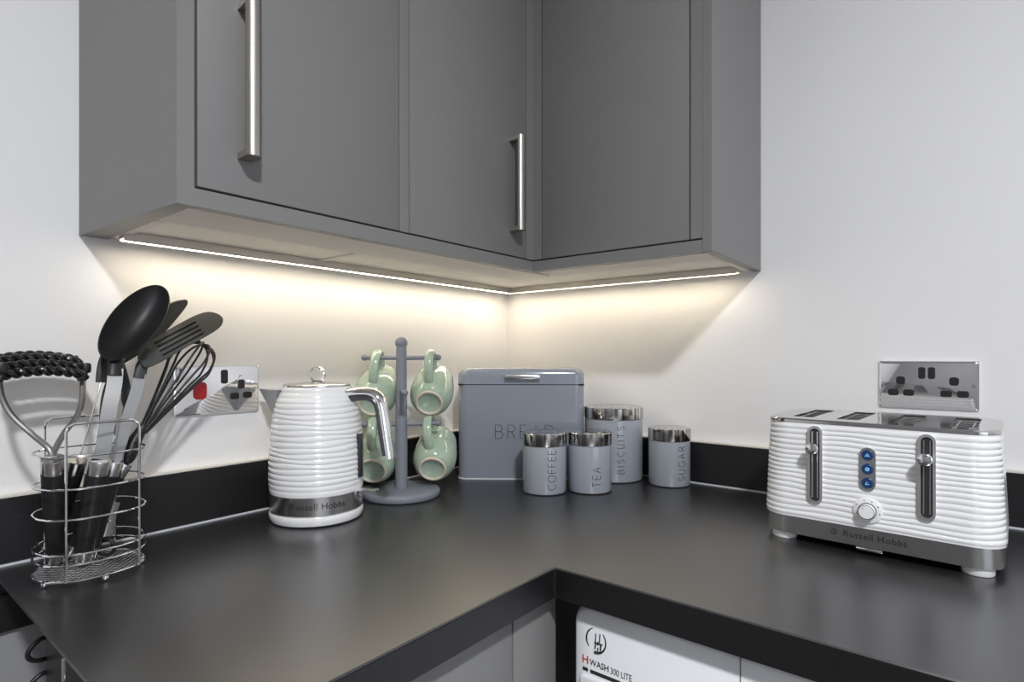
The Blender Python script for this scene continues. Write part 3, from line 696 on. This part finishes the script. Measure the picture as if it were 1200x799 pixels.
for k, (yy, dz) in enumerate(((-.096, -.0095), (-.082, -.0005), (-.068, .0075), (-.054, .0105))):
    for sgn in (0, PI):
        pts = []
        for i in range(111):
            t = i/110; a = t*2*PI*4.2+sgn+k*1.1
            x = pL.x+(pR.x-pL.x)*t; z = pL.z+(pR.z-pL.z)*t+dz+.0060*math.sin(PI*t)
            pts.append((x, yy+.0034*math.cos(a), z+.0034*math.sin(a)))
        MB().tube(pts, .0036, 10).build('twisted_bar', M['gloss'], ma)

# big spoon
b3, t3 = atz(97, 658, .0125), at(117, 538, -.158)
so = thing('serving_spoon', 'large black nylon serving spoon with flat steel stem, foremost in the utensil holder', 'spoon', b3)
grip(so, b3, t3, .0115, .0132)
st = [t3, at(121.5, 522, -.158), at(128, 480, -.155), at(134, 450, -.150), at(135.5, 432, -.147)]
strip(st, .0170, .0040, (.25, 1, 0)).build('stem', M['stem'], so)
MB().tube([at(135, 440, -.150), at(136, 428, -.146), at(138, 418, -.138), at(141, 411, -.128)], .0042, 12, ry=.0090, up=(0, 1, 0)).build('neck', M['blk'], so)
c = at(159, 375, -.135); Lv = at(193.5, 338, -.120)-c; Sv = at(178, 393, -.150)-c; Dv = Lv.cross(Sv).normalized()
if Dv.dot(FW) < 0: Dv = -Dv
def bowl(c, Lv, Sv, Dv, depth, th, name, m, root):
    rings = []; NRG = 12; NA = 48
    for side in (0, 1):
        rng = range(NRG+1) if side == 0 else range(NRG, -1, -1)
        for i in rng:
            f = i/NRG; ring = []
            for j in range(NA):
                a = 2*PI*j/NA; rr = 1-(1-f)
                dep = depth*(1-f**2.2); s_ = max(f, .02)
                ring.append(c+Lv*(s_*math.cos(a))*(1.03 if side else 1)+Sv*(s_*math.sin(a))*(1.05 if side else 1)+Dv*(dep+(th if side else 0)))
            rings.append(ring)
    return MB().loft(rings).build(name, m, root, ang=60)
bowl(c, Lv, Sv, Dv, .024, .0022, 'bowl', M['blk'], so)

# slotted turner
b4, t4 = atz(103, 654, .0125), at(133.5, 540, -.128)
tu = thing('slotted_turner', 'black slotted turner with flat steel stem, to the right of the big spoon', 'turner', b4)
grip(tu, b4, t4, .010, .0118)
st = [t4, at(141, 520, -.128), at(151, 485, -.127), at(160, 458, -.126), at(164, 438, -.125)]
strip(st, .0145, .0035, (.25, 1, 0)).build('stem', M['stem'], tu)
MB().tube([at(163, 443, -.126), at(166, 430, -.125), at(171, 420, -.124), at(178, 412, -.122)], .0036, 12, ry=.0080, up=(0, 1, 0)).build('neck', M['blk_s'], tu)
O = at(165, 421, -.126); A = at(257, 371, -.095)-O; Bv = at(180, 444, -.150)-O; N = A.cross(Bv).normalized()
outl = [(0, .42), (-.02, .2), (-.02, -.1), (.04, -.38), (.14, -.5), (.35, -.56), (.6, -.60), (.78, -.58), (.90, -.48), (.98, -.25), (1.02, .05), (1.0, .30), (.92, .47), (.75, .52), (.5, .50), (.25, .52), (.1, .50)]
sm = [(p.x, p.y) for p in spline([(a, b, 0) for a, b in outl], 4, closed=True)]
holes = []
for k in range(4):
    y0 = -.36+.215*k; holes.append([(.20, y0), (.20, y0+.085), (.72, y0+.085+.02), (.72, y0+.02)])
plate(sm, holes, .0022, O, A, Bv, N).build('slotted_blade', M['blk_s'], tu, ang=40)
plate([(.12, -.42), (.76, -.42), (.80, .40), (.12, .40)], [], .0012, O+N*.0018*(1 if N.dot(FW) > 0 else -1), A, Bv, N).build('slot_backing', M['blk'], tu, smooth=False)

# second turner seen nearly edge-on behind the spoon
b2, t2 = atz(56, 649, .0125), at(90.5, 538, -.122)
fs = thing('solid_turner', 'black turner seen edge-on behind the big spoon, on a thin steel stem', 'turner', b2)
grip(fs, b2, t2, .010, .0118)
MB().tube(spline([t2, at(97, 524, -.121), at(108, 485, -.118), at(115, 460, -.115), at(119, 445, -.112)], 5), .0012, 8, ry=.0012, up=(1, 0, 0)).build('stem', M['sst'], fs)
MB().tube(spline([at(118.5, 448, -.112), at(120, 432, -.110), at(124, 418, -.108), at(134, 408, -.105)], 4), .0030, 12, ry=.0065, up=(0, 1, 0)).build('neck', M['blk'], fs)
O = at(132, 423, -.100); A = at(219, 353, -.060)-O; Bv = at(146, 436, -.075)-O; N = A.cross(Bv).normalized()
outl = [(0, -.3), (.1, -.55), (.4, -.75), (.8, -.60), (.98, -.2), (1.0, .0), (.93, .25), (.6, .62), (.3, .70), (.08, .55), (0, .3)]
sm = [(p.x, p.y) for p in spline([(a, b, 0) for a, b in outl], 4, closed=True)]
plate(sm, [], .0024, O, A, Bv, N).build('blade', M['blk'], fs, ang=40)

# whisk
b5, t5 = atz(78, 652, .0125), at(147, 543, -.105)
wh = thing('balloon_whisk', 'black balloon whisk leaning right, in the utensil holder', 'whisk', b5)
grip(wh, b5, t5, .0085, .0092)
N0 = at(155, 523, -.103); T1 = at(238, 404, -.075); ax = T1-N0; Lw = ax.length; ax.normalize()
MB().tube(spline([t5, at(150, 534, -.104), at(156, 520, -.102), at(163, 508, -.100), at(169, 498, -.099)], 4), .0095, 20, rf=[.55, .75, .9, 1, 1.08, 1.1, 1.1, 1.08, 1.0, .95, .9, .85, .8, .76, .72, .68, .6]).build('wire_collar', M['blk'], wh)
e1 = (RT - ax*ax.dot(RT)).normalized(); e2 = ax.cross(e1)
for k in range(5):
    a = PI*k/5+.25; dd = e1*math.cos(a)+e2*math.sin(a); pts = []
    for i in range(49):
        th_ = -1+2*i/48; s_ = abs(th_)
        # teardrop: narrow at the collar, wide near the tip
        along = Lw*(.13+.87*math.sin(PI/2*(1-s_))**.85) if s_ < 1 else Lw*.13
        wd = .0330*(math.sin(PI*min(1, s_))**.75)*(1.0-.12*s_)*(1 if th_ > 0 else -1)
        if s_ > .5: wd = .0330*((1-s_)/.5)**.9*.93*(1 if th_ > 0 else -1)+.0045*(1 if th_ > 0 else -1)*(s_-.5)*2
        pts.append(N0+ax*along+dd*wd)
    MB().tube(spline(pts[::2], 3), .0017, 8).build('wire_loop', M['blk'], wh)

# tongs
hg = at(128, 607, -.115)
tg = thing('kitchen_tongs', 'steel tongs with scalloped dark jaws, hinge and black ring down in the holder', 'tongs', at(127, 640, -.115))
MB().tube([at(124, 628, -.115), at(126, 618, -.115), at(129, 600, -.115), at(133, 588, -.114)], .0040, 10, ry=.0085, up=(0, 1, 0)).build('hinge', M['sst'], tg)
p = at(128, 611, -.1195)
MB().sphere(p, .0022, 8).build('rivet', M['chrome'], tg)
rc_ = at(125, 641, -.115)
MB().tube([rc_+RT*(.0105*math.cos(2*PI*i/28))+Vector((0, 0, .0105*math.sin(2*PI*i/28))) for i in range(28)], .0026, 8, closed=True).build('pull_ring', M['blk'], tg)
MB().tube(spline([at(132, 592, -.114), at(139, 560, -.110), at(145, 525, -.104), at(149, 495, -.100), at(151, 478, -.097)], 5), .0016, 8, ry=.0055, up=(1, 0, 0)).build('arm', M['sst'], tg)
MB().tube(spline([at(130, 592, -.114), at(127, 560, -.108), at(122, 525, -.100), at(120, 505, -.097)], 5), .0016, 8, ry=.0055, up=(1, 0, 0)).build('arm', M['sst'], tg)
def jaw(cpts, wv, side):
    """leaf-shaped nylon jaw: smooth on one edge, scalloped on the other"""
    cl = spline(cpts, 8); rings = []; n_ = len(cl)
    for i, p in enumerate(cl):
        t = i/(n_-1); wd = .0075*math.sin(PI*min(1, .12+t*.86))**.7
        sc = .0022*abs(math.sin(t*PI*4.5)) if t < .75 else 0
        l = p-RT*(wd*(1 if side < 0 else .8)+(sc if side < 0 else 0)); r = p+RT*(wd*(1 if side > 0 else .9)+(sc if side > 0 else 0))
        d = Vector((0, .0022, 0)); rings.append([l, (l+r)/2-d*2, r, (l+r)/2+d])
    return MB().loft(rings).build('jaw', M['blk_s'], tg, ang=60)
jaw([at(148, 492, -.098), at(150, 475, -.096), at(148, 455, -.094), at(145, 436, -.092), at(143, 420, -.090)], 0, -1)
jaw([at(121, 512, -.097), at(121, 490, -.095), at(123, 465, -.093), at(126, 445, -.091)], 0, 1)

for o in list(bpy.data.objects):
    if '_w' in o: del o['_w']
